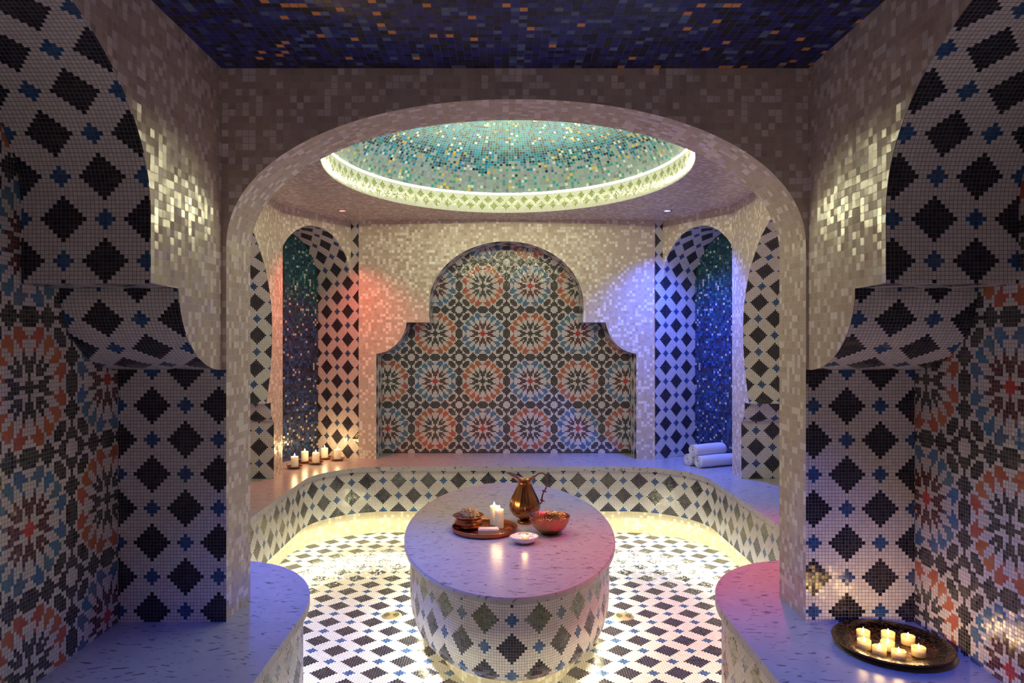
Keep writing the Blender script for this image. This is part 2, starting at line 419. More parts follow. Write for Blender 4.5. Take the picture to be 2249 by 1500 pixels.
def offset(P, d, closed=False):
    out = []; n = len(P)
    for i in range(n):
        a = P[(i-1) % n] if (closed or i) else P[i]; b = P[(i+1) % n] if (closed or i < n-1) else P[i]
        tx, ty = b[0]-a[0], b[1]-a[1]; l = math.hypot(tx, ty) or 1
        out.append((P[i][0]-ty/l*d, P[i][1]+tx/l*d))     # to the left of travel = into the bench
    return out
bench = empty('bench', (X0, 5.0, 0), 'continuous flecked stone bench with diamond mosaic front, running round the sunken floor', 'bench')
def bpt(p): return (p[0]-X0, p[1]-5.0)
def bl3(x, y, z): return (x-X0, y-5.0, z)
OUTER = [(-1.195, -0.6), (-1.195, 2.2), (-1.46, 2.30), (-1.76, 2.45), (-1.76, 4.46), (-1.44, 4.46), (-1.44, 4.63), (-1.725, 4.79),
         (-1.398, 5.37), (-1.333, 5.33), (-1.05, 5.18), (-0.93, 5.18), (-0.93, 5.45)]
OUTR = [(1.286, -0.6), (1.286, 2.2)]+[(2*X0-x, y) for x, y in OUTER[2:]]
lipP = offset(PIT, -0.0)
pit_top = PIT
top_poly = OUTER+OUTR[::-1]+pit_top[::-1]      # one ring, open toward the front
o = planar('seat_slab', [top_poly], lambda x, y: bl3(x, y, BZ), M['stone'], bench)
sm = o.modifiers.new('s', 'SOLIDIFY'); sm.thickness = 0.030; sm.offset = -1
# make sure slab faces point up
bm = bmesh.new(); bm.from_mesh(o.data); bmesh.ops.recalc_face_normals(bm, faces=bm.faces)
if sum(f.normal.z for f in bm.faces) < 0: bmesh.ops.reverse_faces(bm, faces=bm.faces)
bm.to_mesh(o.data); bm.free()
SP = arclen(PIT); SM = SP[len(PL)-1]
FACE = offset(PIT, 0.022)
LIP = 0.172
def ribbon(name, P, z0, z1, mat, parent, uvf, nz=1, cb=None, Q=None, flip=False, closed=False):
    V, Fc, U = [], [], []; n = len(P)
    for k in range(nz+1):
        t = k/nz; z = z0+(z1-z0)*t
        for i, p in enumerate(P):
            q = Q[i] if Q else p
            x, y = p[0]+(q[0]-p[0])*t, p[1]+(q[1]-p[1])*t
            V.append(cb(x, y, z)); U.append(uvf(i, z))
    for k in range(nz):
        for i in range(n-1):
            qd = (k*n+i, k*n+i+1, (k+1)*n+i+1, (k+1)*n+i); Fc.append(qd[::-1] if flip else qd)
    return mesh(name, V, Fc, mat, parent, U, True)
ribbon('front_panel', FACE, BZ-0.03, LIP, M['dia'], bench, lambda i, z: ((SP[i]-SM+0.962)/TP+.5, (z-0.3867)/TP+.5), 1, bl3)
RIN = offset(PIT, 0.115)
ribbon('panel_underside', FACE, LIP, LIP, M['cream'], bench, lambda i, z: (SP[i]/BP, 0), 1, bl3, Q=RIN)
ribbon('plinth', RIN, LIP, 0.0, M['cream'], bench, lambda i, z: (SP[i]/0.0213, z/0.0213), 1, bl3)
L0, L1 = offset(PIT, 0.055), offset(PIT, 0.062)
ribbon('light_strip', L0, LIP-0.001, LIP-0.008, M['led_b'], bench, lambda i, z: (0, 0), 1, bl3, Q=L1, flip=True)

# ------------------------------------------------------------------ OVAL STONE TABLE
TX, TY, TT = X0, 3.575, 0.434
table = empty('stone_table', (TX, TY, 0), 'long oval stone-topped plinth table clad in diamond mosaic, standing in the sunken floor', 'table')
def oval(a, b, n=120, e=2.0):
    return [(a*math.copysign(abs(math.cos(t))**(2/e), math.cos(t)), b*math.copysign(abs(math.sin(t))**(2/e), math.sin(t))) for t in [2*PI*k/n + PI/2 for k in range(n)]]   # starts and ends at the far end
def oval_stack(name, rings, mat, parent, caps=(False, False), uvs=None, smooth=True):
    V, Fc, U = [], [], []; n = 120
    for (a, b, z) in rings:
        P = oval(a, b, n); P.append(P[0]); s = arclen(P)
        if uvs: s = [q if q <= s[-1]/2 else q for q in s]
        for i, p in enumerate(P): V.append((p[0], p[1], z)); U.append((s[i], z))
    m = n+1
    for j in range(len(rings)-1):
        for i in range(n): Fc.append((j*m+i, j*m+i+1, (j+1)*m+i+1, (j+1)*m+i))
    if caps[0]: Fc.append(tuple(range(n))[::-1])
    if caps[1]: Fc.append(tuple((len(rings)-1)*m+i for i in range(n)))
    if uvs:
        big = max(rings, key=lambda q: q[0]); ov = oval(big[0], big[1], n)
        s0 = arclen(ov+[ov[0]]); s0 = [q-s0[-1]/2 for q in s0]
        U = [uvs(s0[i % m], U[i][1]) for i in range(len(U))]
    return mesh(name, V, Fc, mat, parent, U, smooth)
oval_stack('table_top', [(0.500, 1.018, TT-0.028), (0.511, 1.029, TT-0.024), (0.512, 1.030, TT-0.006), (0.507, 1.025, TT)], M['stone'], table, (True, True), smooth=False)
oval_stack('drum', [(0.484, 0.999, TT-0.028), (0.484, 0.999, 0.19), (0.481, 0.995, 0.150), (0.472, 0.984, 0.118), (0.455, 0.966, 0.104)][::-1], M['dia'], table,
           uvs=lambda s, z: (s/TP+.5, (z-0.237)/TP+.5))
oval_stack('drum_underside', [(0.36, 0.88, 0.104), (0.455, 0.966, 0.104)], M['cream'], table)
oval_stack('plinth', [(0.365, 0.885, 0.0), (0.365, 0.885, 0.104)], M['cream'], table, uvs=lambda s, z: (s/BP, z/BP))
oval_stack('light_strip', [(0.425, 0.937, 0.094), (0.425, 0.937, 0.1035)], M['led_t'], table)

# ------------------------------------------------------------------ MAIN ROOM CEILING, DOME
DX, DY, DA, DB = 0.03, 3.757, 0.951, 1.142
def ell(a, b, n=96): return [(DX+a*math.cos(2*PI*k/n), DY+b*math.sin(2*PI*k/n)) for k in range(n)]
ceil_out = [(-1.78, 2.41), (1.86, 2.41), (1.86, 4.60), (1.30, 5.5), (-1.22, 5.5), (-1.78, 4.60)]
ceilm = structure(planar('ceiling', [ceil_out, ell(DA, DB)], lambda x, y: (x, y, MC), M['beige'], uv=lambda x, y: (x/BP, y/BP)))
def ring(name, rings, mat, uvf, parent=ceilm, n=96, smooth=True):
    V, Fc, U = [], [], []
    for j, (da, db, z) in enumerate(rings):
        s = 0; prev = None
        for k in range(n+1):
            a = 2*PI*k/n; p = (DX+(DA+da)*math.cos(a), DY+(DB+db)*math.sin(a), z); V.append(p)
            q = (DX+DA*math.cos(a), DY+DB*math.sin(a))
            if prev: s += math.dist(q, prev)
            prev = q; U.append(uvf(s, j, z))
    m = n+1
    for j in range(len(rings)-1):
        for k in range(n): Fc.append((j*m+k+1, j*m+k, (j+1)*m+k, (j+1)*m+k+1))
    return mesh(name, V, Fc, mat, parent, U, smooth)
BH = 0.125
ring('dome_rim', [(0, 0, MC), (-0.004, -0.004, MC+0.01), (0, 0, MC+BH)], M['band'], lambda s, j, z: (s/0.0104, (z-MC)/0.0104))
ring('dome_ledge', [(0, 0, MC+BH), (0.115, 0.115, MC+BH)], M['cream'], lambda s, j, z: (s/BP, j*4))
ring('cove_light', [(0.004, 0.004, MC+BH+0.001), (0.0, 0.0, MC+BH+0.012)][::1], M['led_c'], lambda s, j, z: (0, 0))
DH = 0.47; nd = 22
dr = []
for k in range(nd+1):
    t = (PI/2)*k/nd*0.999
    f_ = math.cos(t); dr.append(((DA+0.115)*f_-DA, (DB+0.115)*f_-DB, MC+BH+DH*math.sin(t)))
dl = [0.0]
for p, q in zip(dr, dr[1:]): dl.append(dl[-1]+math.dist(p[1:], q[1:]))
ring('dome', dr, M['dome'], lambda s, j, z: (s*1.06/0.0216, dl[j]/0.0216))

# ------------------------------------------------------------------ MAIN ROOM WALLS
YB = 5.18
# back wall with the stepped niche opening
def P2(px, py, d=YB): return ((px-1102)*d/F, CZ+(745-py)*d/F)
half = [(826, 1020), (826, 777), (836, 775.5), (847, 772), (857, 767), (866, 760.5), (875, 751), (882, 741), (887, 731), (891, 720), (893.5, 708), (944.5, 708), (942.8, 695), (942.3, 684)]
cxn = 1112.0
nl = [(x-cxn, y) for x, y in half]
ellp = [(-169.5*math.cos(math.radians(a)), 668-138*math.sin(math.radians(a))) for a in [1]+list(range(8, 91, 4))]
nl += ellp[1:] if ellp[-1][0] > -1 else ellp
nl[-1] = (0, 530)
NICHE = [P2(cxn+x, y) for x, y in nl]+[P2(cxn-x, y) for x, y in nl[::-1][1:]]
NICHE[0] = (NICHE[0][0], BZ-0.03); NICHE[-1] = (NICHE[-1][0], BZ-0.03)
XL, XR = -1.05, 1.12
wb = structure(planar('wall_back', [[(XL, BZ-0.03)]+NICHE+[(XR, BZ-0.03), (XR, MC), (XL, MC)]], lambda x, z: (x, YB, z), M['beige'], uv=lambda x, z: (x/BP, z/BP)))
YP = 5.45; sN = arclen(NICHE)
strip('niche_reveal', NICHE, sN, YB, YP, lambda w, p: (p[0], w, p[1]), M['dia'], wb, lambda w, s: ((w-YB)/TP+6, s/TP), smooth=False)
pp = 3.072*YP/F
ocx, ocz = (1060.3-1102)*YP/F, CZ+(745-837)*YP/F       # the orange rosette left of the middle
rosette_panel('niche_panel', -90, 106, -72, 72+30, lambda i, j: (ocx+i*pp, YP, ocz+j*pp), wb)

def tri(P): return P
def corner(side):
    sg = -1 if side == 'left' else 1
    def X(x): return x if side == 'left' else 2*X0-x
    A, A1 = (XL, YB), (-1.115, 5.215); e = (-0.49, -0.872); dp = (-0.872, 0.49); Lw = 0.663; DPT = 0.325
    zc = CZ+0.40; a_, b_ = 0.362, 0.385; sc = 0.36
    arcP = []
    for k in range(29):
        t = PI*k/28; s = sc-a_*math.cos(t); z = zc+b_*math.sin(t)
        if s <= Lw: arcP.append((max(s, 0), z))
    s = Lw; arcP.append((Lw, zc+b_*math.sqrt(1-((s-sc)/a_)**2)))
    def f3(s, z, dd=0): return (X(A1[0]+e[0]*s+dp[0]*dd), A1[1]+e[1]*s+dp[1]*dd, z)
    fl_ = side == 'right'
    w = structure(planar('wall_'+side+'_corner', [[(0, arcP[0][1])]+arcP[1:]+[(Lw, MC), (0, MC)]], f3, M['beige'], uv=lambda s, z: (s/BP, z/BP), flip=fl_))
    # strip between back wall and the corner face
    strip('pilaster_strip', [(BZ-0.02,), (MC,)], [0, MC-BZ+0.02], 0, 1, lambda t, p: (X(A[0]+(A1[0]-A[0])*t), A[1]+(A1[1]-A[1])*t, p[0]), M['dia'], w, lambda t, s: (t*0.074/TP+0.5, s/TP+4), smooth=False)
    full = [(0, BZ-0.02)]+arcP; sf = arclen(full)
    strip('niche_reveal', full, sf, 0, DPT, lambda dd, p: f3(p[0], p[1], dd), M['dia'], w, lambda dd, s: ((dd+0.074)/TP+0.5, s/TP+4), smooth=False)
    planar('niche_back', [[(-0.01, BZ-0.02), (Lw+0.05, BZ-0.02), (Lw+0.05, 2.20), (-0.01, 2.20)]], lambda s, z: f3(s, z, DPT), M['niche'], w, uv=lambda s, z: (s/0.0185, (z-BZ)/0.0185))
    planar('niche_end', [[(0, BZ-0.02), (DPT, BZ-0.02), (DPT, 2.0), (0, 2.0)]], lambda d_, z: f3(Lw+0.0, z, d_), M['dia'], w, uv=lambda s, z: (s/TP, z/TP))
corner('left'); corner('right')

# side alcoves of the main room -------------------------------------------------
def side_main(side):
    def X(x): return x if side == 'left' else 2*X0-x
    XS, XD = -1.44, -1.76; yc = 3.53
    far = [(4.46, BZ-0.02), (4.46, CZ-0.520)]
    corb = [(4.46-0.062*math.sin(t), CZ-0.41-0.11*math.cos(t)) for t in [PI/2*k/8 for k in range(1, 9)]]
    corb += [(4.398, CZ-0.395)]
    ar = catmull([(4.317, CZ-0.395), (4.349, CZ-0.32), (4.392, CZ-0.20), (4.418, CZ-0.08), (4.426, CZ+0.05), (4.416, CZ+0.18), (4.374, CZ+0.30), (4.312, CZ+0.414), (4.214, CZ+0.517), (4.102, CZ+0.61), (3.94, CZ+0.685), (3.75, CZ+0.735), (yc, CZ+0.75)], 5)
    H = far+corb+ar
    full = H+[(2*yc-y, z) for y, z in H[::-1][1:]]; sf = arclen(full)
    outer = [(2*yc-4.46, BZ-0.02), (2.41, BZ-0.02), (2.41, MC), (4.638, MC), (4.638, BZ-0.02)]
    w = structure(planar('wall_'+side+'_rear', [full+outer], lambda y, z: (X(XS), y, z), M['beige'], uv=lambda y, z: (y/BP, z/BP)))
    strip('alcove_arch', full, sf, XS, XD, lambda w_, p: (X(w_), p[0], p[1]), M['dia'], w, lambda w_, s: ((w_-XS)/TP-0.5, (s-0.115)/TP+.5), 1, smooth=False)
    planar('alcove_back', [[(2.5, BZ-0.02), (4.56, BZ-0.02), (4.56, 2.16), (2.5, 2.16)]], lambda y, z: (X(XD), y, z), M['beige'], w, uv=lambda y, z: (y/BP, z/BP))
side_main('left'); side_main('right')

# ------------------------------------------------------------------ THE ARCH between the two rooms
Y1, Y2 = 2.20, 2.41; AXC, AHW = 0.0447, 0.9034; ZS, AB = CZ+0.29, 0.458
def arch_prof(hw=AHW, n=64):
    P = [(-hw, z) for z in lin(BZ, ZS, 4)]
    for k in range(1, n):
        t = PI-PI*k/n; c, s = math.cos(t), math.sin(t); e = 2/2.12
        P.append((hw*math.copysign(abs(c)**e, c), ZS+AB*abs(s)**e))
    return P+[(hw, z) for z in lin(ZS, BZ, 4)]
AP = [(AXC+x, z) for x, z in arch_prof()]; sA = arclen(AP)
SXL, SXR, AXL, AXR = -0.873, 0.955, -1.195, 1.286
CB = CZ-0.095       # underside level of the corbels
zi = [i for i, p in enumerate(AP) if p[1] >= CB-1e-9]
def clipz(P):
    out = []
    for a, b in zip(P, P[1:]):
        if a[1] >= CB: out.append(a)
        if (a[1] < CB) != (b[1] < CB):
            out.append((a[0], CB))
    return out
up = clipz(AP)
wa = structure(planar('wall_arch', [up+[(SXR+0.0, CB), (SXR, CEI), (SXL, CEI), (SXL, CB)]], lambda x, z: (x, Y1, z), M['beige'], uv=lambda x, z: ((x-SXL)/BP, (z-CEI)/BP)))
planar('pillar_face', [[(AXL, BZ), (AXC-AHW, BZ), (AXC-AHW, CB), (AXL, CB)]], lambda x, z: (x, Y1, z), M['dia'], wa, uv=lambda x, z: ((x+1.0901)/TP+.5, (z-1.1616)/TZ+.5))
planar('pillar_face', [[(AXC+AHW, BZ), (AXR, BZ), (AXR, CB), (AXC+AHW, CB)]], lambda x, z: (x, Y1, z), M['dia'], wa, uv=lambda x, z: ((x-1.0759)/TP+.5, (z-1.160)/TZ+.5))
strip('arch_soffit', AP, sA, Y1, Y2, lambda w, p: (p[0], w, p[1]), M['beige'], wa, lambda w, s: ((w-Y1)/0.021, s/BP), smooth=True)
planar('rear_face', [AP+[(1.86, BZ), (1.86, MC), (-1.78, MC), (-1.78, BZ)]], lambda x, z: (x, Y2, z), M['beige'], wa, uv=lambda x, z: (x/BP, z/BP))

# ------------------------------------------------------------------ FRONT BAY: side walls with Moorish alcoves
def side_front(side):
    XS, XD = (SXL, AXL) if side == 'left' else (SXR, AXR)
    ucx = -1.0901 if side == 'left' else 1.0759
    yc = 1.157
    far = [(Y1, CB)]
    corb = [(Y1-0.292*math.sin(t), CZ+0.137-0.232*math.cos(t)) for t in [PI/2*k/16 for k in range(0, 17)]]
    led = [(1.908, CZ+0.137), (1.755, CZ+0.139)]
    ar = [(1.7555, CZ+z) for z in lin(0.139, 0.316, 4)][1:]
    ar += [(yc+0.5985*math.cos(PI/2*k/24), CZ+0.316+0.42*math.sin(PI/2*k/24)) for k in range(1, 25)]
    H = corb+led[1:]+ar
    mir = lambda P: [(2*yc-y, z) for y, z in P[::-1]]
    full = [(Y1, BZ)]+H+mir(H)[1:]+[(2*yc-Y1, BZ)]
    outer = [(-0.6, BZ), (-0.6, CEI), (Y1, CEI), (Y1, CB)]
    poly = H+mir(H)[1:]+[(2*yc-Y1, BZ)]+outer[:3]
    w = structure(planar('wall_'+side, [poly], lambda y, z: (XS, y, z), M['beige'], uv=lambda y, z: ((y-Y1)/BP, (z-CEI)/BP)))
    tc = lambda w_, p: (w_, p[0], p[1])
    uu = lambda w_: (w_-ucx)/TP+.5
    def both(nm, P, uvs, smooth=True):
        s = arclen(P)
        strip(nm, P, s, XS, XD, tc, M['dia'], w, lambda w_, q: (uu(w_), uvs(q)), 1, smooth=smooth)
        strip(nm, [(2*yc-y, z) for y, z in P], s, XS, XD, tc, M['dia'], w, lambda w_, q: (uu(w_), uvs(q)), 1, smooth=smooth)
    both('corbel', corb[::-1], lambda q: (0.086-q)/TP+.5)
    both('corbel_ledge', led, lambda q: q/TP)
    both('alcove_arch', [led[1]]+ar, lambda q: (q-0.056)/TP+10.5)
    strip('near_jamb', [(2*yc-Y1, BZ), (2*yc-Y1, CB)], [BZ, CB], XS, XD, tc, M['dia'], w, lambda w_, q: (uu(w_), q/TZ), smooth=False)
    dz = 0.01056
    cy, cz = 1.785, 1.246
    par = 0 if side == 'left' else 34
    rosette_panel('alcove_panel', -162+par, 42+par, -72, 90, lambda i, j: (XD, cy+(i-par)*TP, cz+j*dz), w, flip=(side == 'left'))
side_front('left'); side_front('right')
cf = structure(planar('ceiling', [[(-1.3, -0.6), (1.4, -0.6), (1.4, Y1), (-1.3, Y1)]], lambda x, y: (x, y, CEI), M['ceil'], uv=lambda x, y: ((x-SXL)/0.0224, (y-Y1)/0.0224)))

# ------------------------------------------------------------------ DOWNLIGHTS
def downlight(x, y, z, lens, label):
    t = empty('ceiling_downlight', (x, y, z), label, 'light', 'coloured downlights')
    lathe('trim_ring', [(0.024, -0.002), (0.025, -0.007), (0.034, -0.006), (0.036, 0.0)], M['chrome'], t, 28)
    lathe('lens', [(0.001, -0.003), (0.024, -0.003)], LENS[lens], t, 24)
downlight(-1.085, 4.80, MC, 'red', 'glowing red downlight in the ceiling over the five candles')
downlight(1.126, 4.80, MC, 'blue', 'glowing blue-white downlight in the ceiling over the rolled towels')
downlight(-1.10, 3.10, MC, 'blue', 'blue downlight in the ceiling over the left side bench behind the arch')
downlight(1.15, 3.09, MC, 'pink', 'pink downlight in the ceiling over the right side bench behind the arch')

# ------------------------------------------------------------------ FLOOR DRAINS
def drain(px, py, label):
    d = CZ*F/(py-745); x = (px-1102)*d/F
    t = empty('floor_drain', (x, d, 0), label, 'drain', 'floor drains')
    lathe('plate', [(0.001, 0.004), (0.038, 0.004), (0.047, 0.003), (0.050, 0.0)], M['steel'], t, 40)
    V, Fc = [], []
    for sgn in (-1, 1):
        for k in range(5):
            r0 = 0.009+k*0.0062; r1 = r0+0.0038; n = 8
            for i in range(n+1):
                a = math.radians(-52+104*i/n) + (PI if sgn < 0 else 0)
                for r in (r0, r1): V.append((r*math.cos(a), r*math.sin(a), 0.0055))
            b = len(V)-2*(n+1)
            for i in range(n): Fc.append((b+2*i, b+2*i+1, b+2*i+3, b+2*i+2))
    mesh('slots', V, Fc, M['hole'], t)
drain(860, 1352, 'round brass floor drain to the left of the oval table')
drain(1370, 1354, 'round brass floor drain to the right of the oval table')

# ------------------------------------------------------------------ CANDLES
def flame(parent, z, s=1.0):
    lathe('flame', [(0.0005, z), (0.0035*s, z+0.004*s), (0.0046*s, z+0.008*s), (0.0034*s, z+0.013*s), (0.0014*s, z+0.018*s), (0.0003, z+0.021*s)], M['flame'], parent, 12)
def glow(x, y, z, p): lamp('candle_glow', 'POINT', (x, y, z), WARM, p, shadow_soft_size=0.012)
def pillar_candle(x, y, z, r, h, label, group, p):
    t = empty('pillar_candle', (x, y, z), label, 'candle', group)
    lathe('wax', [(0.001, 0), (r*0.98, 0), (r, 0.002), (r, h-0.003), (r*0.94, h), (r*0.80, h-0.003), (r*0.3, h-0.006), (0.001, h-0.006)], M['wax'], t, 32)
    tube('wick', [(0, 0, h-0.007), (0.0003, 0, h+0.003)], 0.0009, M['wick'], t, 6)
    flame(t, h-0.001); glow(x, y, z+h+0.035, p)
    return t
CP = [(-1.415, 4.82, 'foremost candle of the five, cream pillar on a copper dish nearest the arch pillar', 'copper dish under the foremost of the five candles'),
      (-1.405, 5.035, 'cream pillar candle standing behind and left, against the dark blue niche', 'copper dish under the candle at the left back of the niche'),
      (-1.312, 4.98, 'cream pillar candle in the middle of the group of five', 'copper dish under the middle candle of the five'),
      (-1.303, 5.19, 'rearmost cream pillar candle, at the corner of the dark blue niche', 'copper dish under the rearmost candle of the five'),
      (-1.195, 5.135, 'rightmost candle of the five, cream pillar before the diamond mosaic', 'copper dish under the rightmost candle of the five')]
for x, y, lab, labd in CP:
    d = empty('candle_dish', (x, y, BZ), labd, 'dish', 'copper candle dishes')
    lathe('bowl', [(0.001, 0.004), (0.030, 0.004), (0.030, 0.0), (0.034, 0.001), (0.046, 0.009), (0.052, 0.017), (0.050, 0.018), (0.040, 0.010), (0.028, 0.007), (0.001, 0.007)],
          M['copper'], d, 40, fn=lambda a, r, z: 1+0.03*math.cos(10*a) if r > 0.045 else 1)
    for sg in (-1, 1):
        hp = [(sg*0.050, 0, 0.016), (sg*0.056, 0, 0.023), (sg*0.052, 0, 0.030), (sg*0.046, 0, 0.026)]
        tube('curled_handle', hp, 0.0022, M['copper'], d, 8)
    pillar_candle(x, y, BZ+0.007, 0.025, 0.074, lab, 'candles on the left corner bench', 0.45)

# ------------------------------------------------------------------ THINGS ON THE TABLE
tz = TT
tray = empty('copper_tray', (-0.084, 3.44, tz), 'round rimmed copper tray on the oval table, holding the pot, candles and soap', 'tray')
lathe('base', [(0.001, 0.0), (0.148, 0.0), (0.152, 0.004), (0.148, 0.006), (0.001, 0.006)], M['engc'], tray, 64)
lathe('rim', [(0.150, 0.001), (0.156, 0.008), (0.160, 0.024), (0.158, 0.026), (0.153, 0.024), (0.149, 0.008), (0.147, 0.004)], M['copper_s'], tray, 64)
pot = empty('copper_pot', (-0.163, 3.470, tz+0.007), 'small round copper pot with flared lip on the tray, holding the sponge', 'pot')
lathe('body', [(0.001, 0.0), (0.040, 0.0), (0.055, 0.006), (0.066, 0.020), (0.067, 0.032), (0.061, 0.044), (0.058, 0.048), (0.060, 0.046), (0.055, 0.044), (0.062, 0.030), (0.050, 0.010), (0.001, 0.006)],
      M['copper_s'], pot, 56, fn=lambda a, r, z: 1+0.025*abs(math.sin(14*a)) if r > 0.05 and z < 0.042 else 1)
lathe('lip', [(0.058, 0.045), (0.062, 0.049), (0.074, 0.060), (0.077, 0.062), (0.075, 0.064), (0.060, 0.053), (0.055, 0.046)], M['copper_s'], pot, 56)
bm = bmesh.new(); bmesh.ops.create_icosphere(bm, subdivisions=5, radius=0.050)
for v in bm.verts:
    n_ = noise.noise(v.co*55)*0.005+noise.noise(v.co*150)*0.0045+noise.noise(v.co*18)*0.006
    v.co = v.co*(1+n_/0.05)
    v.co.z *= 0.80
me = bpy.data.meshes.new('sea_sponge'); bm.to_mesh(me); bm.free(); me.materials.append(M['sponge'])
sp = link(bpy.data.objects.new('sea_sponge', me)); sp.location = (-0.160, 3.467, tz+0.068)
sp['label'] = 'round brown natural sponge sitting in the small copper pot'; sp['category'] = 'sponge'
pillar_candle(-0.0117, 3.475, tz+0.007, 0.0215, 0.090, 'front pillar candle of the pair on the copper tray', 'pair of candles on the tray', 0.24)
pillar_candle(-0.0375, 3.530, tz+0.007, 0.0215, 0.094, 'rear pillar candle of the pair on the copper tray', 'pair of candles on the tray', 0.24)
# soap
bm = bmesh.new(); bmesh.ops.create_cube(bm, size=1)
for v in bm.verts: v.co = Vector((v.co.x*0.098, v.co.y*0.050, v.co.z*0.028))
bmesh.ops.bevel(bm, geom=bm.edges[:], offset=0.004, segments=3, affect='EDGES')
me = bpy.data.meshes.new('soap_bar'); bm.to_mesh(me); bm.free(); me.materials.append(M['soap'])
so = link(bpy.data.objects.new('soap_bar', me)); so.location = (-0.063, 3.362, tz+0.0205); so.rotation_euler = (0, 0, 0.05)
so['label'] = 'pale pink rectangular soap bar at the front of the copper tray'; so['category'] = 'soap'
# jug
jug = empty('copper_jug', (0.117, 3.60, tz), 'tall fluted copper jug with wide spout and scrolled handle', 'jug')
def jf(a, r, z):
    return 1+0.05*abs(math.sin(9*a)) if 0.03 < z < 0.19 else 1
lathe('body', [(0.001, 0.010), (0.020, 0.012), (0.024, 0.018), (0.034, 0.024), (0.056, 0.040), (0.070, 0.060), (0.076, 0.082), (0.073, 0.104), (0.064, 0.128), (0.052, 0.152), (0.042, 0.175), (0.036, 0.194), (0.0355, 0.202)],
      M['brass'], jug, 64, fn=jf)
lathe('foot', [(0.001, 0.0), (0.037, 0.0), (0.039, 0.004), (0.036, 0.010), (0.026, 0.013), (0.021, 0.014)], M['brass'], jug, 48)
V, Fc = [], []; seg = 48; prof = [(0.0355, 0.200, 0), (0.0365, 0.206, 0), (0.039, 0.213, 0.25), (0.046, 0.222, 0.6), (0.053, 0.231, 1.0)]
prof2 = prof+[(r-0.0025, z-0.0003, q) for r, z, q in prof[::-1]]
for r, z, q in prof2:
    for k in range(seg):
        a = 2*PI*k/seg; c = math.cos(a)
        f_ = max(0, -c)**1.7                       # spout goes toward -x
        b_ = max(0, c)**4
        rr = r*(1+0.75*q*f_)-0.004*q*(1-f_); zz = z+q*(0.024*f_ + 0.010*b_ - 0.014*(1-f_)*(1-b_))
        V.append((rr*math.cos(a), rr*math.sin(a)*(1-0.05*q*f_), zz))
for j in range(len(prof2)-1):
    for k in range(seg): Fc.append((j*seg+k, j*seg+(k+1) % seg, (j+1)*seg+(k+1) % seg, (j+1)*seg+k))
mesh('spout', V, Fc, M['brass'], jug, None, True)
hp = catmull([(0.040, 0, 0.222), (0.055, 0, 0.236), (0.074, 0, 0.250), (0.098, 0, 0.248), (0.113, 0, 0.228), (0.115, 0, 0.198), (0.106, 0, 0.170), (0.094, 0, 0.148), (0.088, 0, 0.125), (0.089, 0, 0.108), (0.080, 0, 0.096), (0.072, 0, 0.090)], 5)
h = tube('handle', hp, 0.0034, M['bronze'], jug, 10)
for kx, kz in ((0.100, 0.160), (0.090, 0.112)):
    tube('scroll', catmull([(kx-0.010, 0, kz+0.004), (kx-0.004, 0, kz-0.001), (kx+0.004, 0, kz-0.002), (kx+0.011, 0, kz-0.005)], 4), 0.0036, M['bronze'], h, 8)
# hammered bowl
bowl = empty('hammered_bowl', (0.230, 3.395, tz), 'wide hammered copper bowl to the right of the jug', 'bowl')
lathe('bowl_body', [(0.001, 0.006), (0.036, 0.006), (0.060, 0.016), (0.080, 0.036), (0.092, 0.060), (0.0975, 0.084), (0.0985, 0.086), (0.0955, 0.086), (0.090, 0.062), (0.078, 0.039), (0.058, 0.020), (0.034, 0.010), (0.001, 0.010)], M['copper'], bowl, 72)
lathe('foot_ring', [(0.036, 0.0), (0.040, 0.0), (0.040, 0.006), (0.044, 0.011), (0.034, 0.008), (0.036, 0.0)], M['bronze'], bowl, 48)
# shell dish
dish = empty('ceramic_dish', (0.104, 3.235, tz), 'small white painted ceramic dish with pointed ends, holding a tealight', 'dish')
def df(a, r, z): return 1+(0.10*max(0, math.cos(a))**6+0.20*max(0, math.cos(a-PI*1.07))**8+0.03*abs(math.sin(4*a)))*min(1, r/0.05)
lathe('inside', [(0.001, 0.008), (0.026, 0.009), (0.044, 0.018), (0.056, 0.032)], M['ceramic'], dish, 72, fn=df)
lathe('outside', [(0.001, 0.0), (0.026, 0.0), (0.046, 0.013), (0.058, 0.031), (0.0565, 0.034), (0.0555, 0.0325)], M['ceramic_o'], dish, 72, fn=df)
def tealight(x, y, z, label, group, p, clear=True, cat='candle'):
    t = empty('tealight', (x, y, z), label, cat, group)
    r, h_ = 0.0180, 0.024
    lathe('cup', [(0.001, 0.0), (r, 0.0), (r+0.0005, 0.002), (r+0.0005, h_), (r-0.0006, h_), (r-0.0006, 0.001), (0.001, 0.001)], M['glass'], t, 28)
    lathe('wax', [(0.001, 0.0015), (r-0.0012, 0.0015), (r-0.0012, 0.0150), (0.001, 0.0150)], M['clearwax'], t, 28)
    tube('wick', [(0, 0, 0.0145), (0.0002, 0, 0.019)], 0.0007, M['wick'], t, 6)
    flame(t, 0.018, 0.75)
    if p: glow(x, y, z+0.047, p)
    return t
tealight(0.106, 3.232, tz+0.0095, 'single lit tealight in the white ceramic dish', None, 0.15)

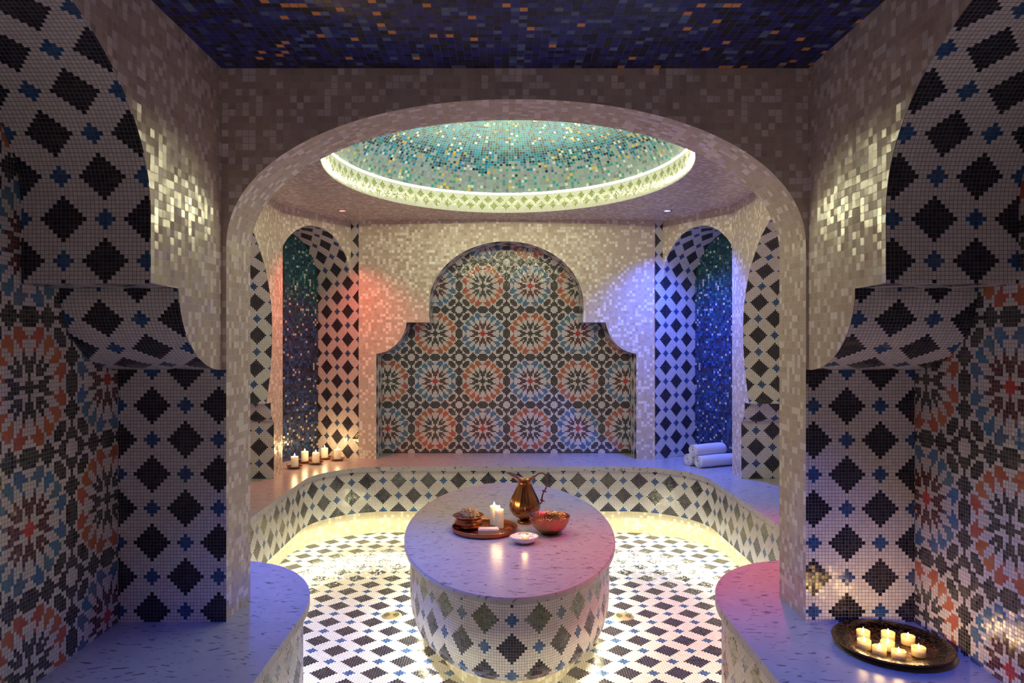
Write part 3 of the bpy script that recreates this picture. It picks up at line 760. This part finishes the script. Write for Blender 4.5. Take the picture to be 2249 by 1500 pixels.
# ------------------------------------------------------------------ ENGRAVED TRAY WITH EIGHT TEALIGHTS
tc_ = (1.112, 2.012)
et = empty('engraved_tray', (tc_[0], tc_[1], BZ), 'large round dark engraved metal tray with tealights on the right front bench', 'tray')
lathe('well', [(0.001, 0.006), (0.100, 0.006), (0.112, 0.014), (0.114, 0.016)], M['well'], et, 72)
lathe('engraved_border', [(0.112, 0.014), (0.114, 0.0165), (0.148, 0.022), (0.155, 0.022)], M['engr'], et, 72)
lathe('edge', [(0.155, 0.022), (0.157, 0.020), (0.150, 0.012), (0.110, 0.002), (0.100, 0.0), (0.001, 0.0)], M['bronze'], et, 72)
TL = [((718, 315), 'tealight at the back left of the dark engraved tray'), ((1128, 338), 'tealight at the back of the engraved tray, second from the left of the back row'),
      ((1458, 400), 'tealight at the back right of the dark engraved tray'), ((705, 470), 'tealight at the left edge, in front of the back-left one on the engraved tray'),
      ((1120, 490), 'tealight in the middle of the dark engraved tray'), ((940, 608), 'tealight at the front left of the dark engraved tray'),
      ((1315, 665), 'foremost tealight, nearest the engraved tray\'s front border'), ((1632, 585), 'rightmost tealight on the dark engraved tray')]
PT = []
for (fx, fy), lab in TL:
    x_, y_ = 1800+fx/7.5, 1340+fy/7.5; d_ = (CZ-BZ-0.034)*F/(y_-745); PT.append([(x_-1102)*d_/F, d_, lab])
mx, my = sum(p[0] for p in PT)/8, sum(p[1] for p in PT)/8
for k, (x, y, lab) in enumerate(PT):
    dx, dy = x-tc_[0], y-tc_[1]; l = math.hypot(dx, dy)
    if l > 0.088: x, y = tc_[0]+dx/l*0.088, tc_[1]+dy/l*0.088
    tealight(x, y, BZ+0.0065, lab, 'tealights on the engraved tray', 0.13)

# ------------------------------------------------------------------ ROLLED TOWELS
def towel(x, y, z, rz, r, L, label):
    t = empty('rolled_towel', (x, y, z), label, 'towel', 'rolled white towels', rz)
    # outer roll, slightly sagging cylinder along +x
    V, Fc = [], []; seg = 36; xs = [0.026, 0, 0.004]+lin(0.02, L-0.02, 10)+[L-0.004, L]
    for i, xx in enumerate(xs):
        e_ = 0.80 if i == 0 else (0.93 if i in (1, len(xs)-1) else 1.0)
        for k in range(seg):
            a = 2*PI*k/seg; w = 1+0.025*math.sin(3*a+xx*20)+0.02*noise.noise(Vector((xx*30, a*1.5, rz*9)))
            V.append((xx, r*e_*w*math.cos(a), r+r*e_*w*math.sin(a)*0.97))
    for j in range(len(xs)-1):
        for k in range(seg): Fc.append((j*seg+k, j*seg+(k+1) % seg, (j+1)*seg+(k+1) % seg, (j+1)*seg+k))
    Fc.append(tuple(range(seg))[::-1]); Fc.append(tuple((len(xs)-1)*seg+k for k in range(seg)))
    mesh('roll', V, Fc, M['towel'], t, None, True)
    # spiral folds visible at the end
    pts = []
    for k in range(70):
        a = k/69*2*PI*3.2; rr = r*(0.90-0.76*k/69)*(1+0.05*math.sin(2*a))
        pts.append((-0.003, rr*math.cos(a), r+rr*math.sin(a)))
    P = [Vector(p) for p in pts]; V, Fc = [], []
    for i, p in enumerate(P):
        c = Vector((0, 0, r)); rd = Vector((0, p.y, p.z-r)).normalized(); w = r*0.085
        for q, xx in ((-w, 0.024), (-w*0.6, 0.001), (w*0.6, 0.001), (w, 0.024)): V.append((xx, (p+rd*q).y, (p+rd*q).z))
    for i in range(len(P)-1):
        for k in range(3): Fc.append((i*4+k, i*4+k+1, (i+1)*4+k+1, (i+1)*4+k))
    mesh('rolled_edge', V, Fc, M['towel'], t, None, True)
R_ = 0.042
towel(1.293, 4.915, BZ, 0.45, R_, 0.28, 'rolled white towel at the bottom left of the pile of three')
towel(1.340, 4.826, BZ, 0.42, R_, 0.30, 'rolled white towel at the bottom right of the pile, nearest the sunken floor')
towel(1.316, 4.868, BZ+R_*1.62, 0.44, R_*1.03, 0.27, 'rolled white towel lying on top of the other two')
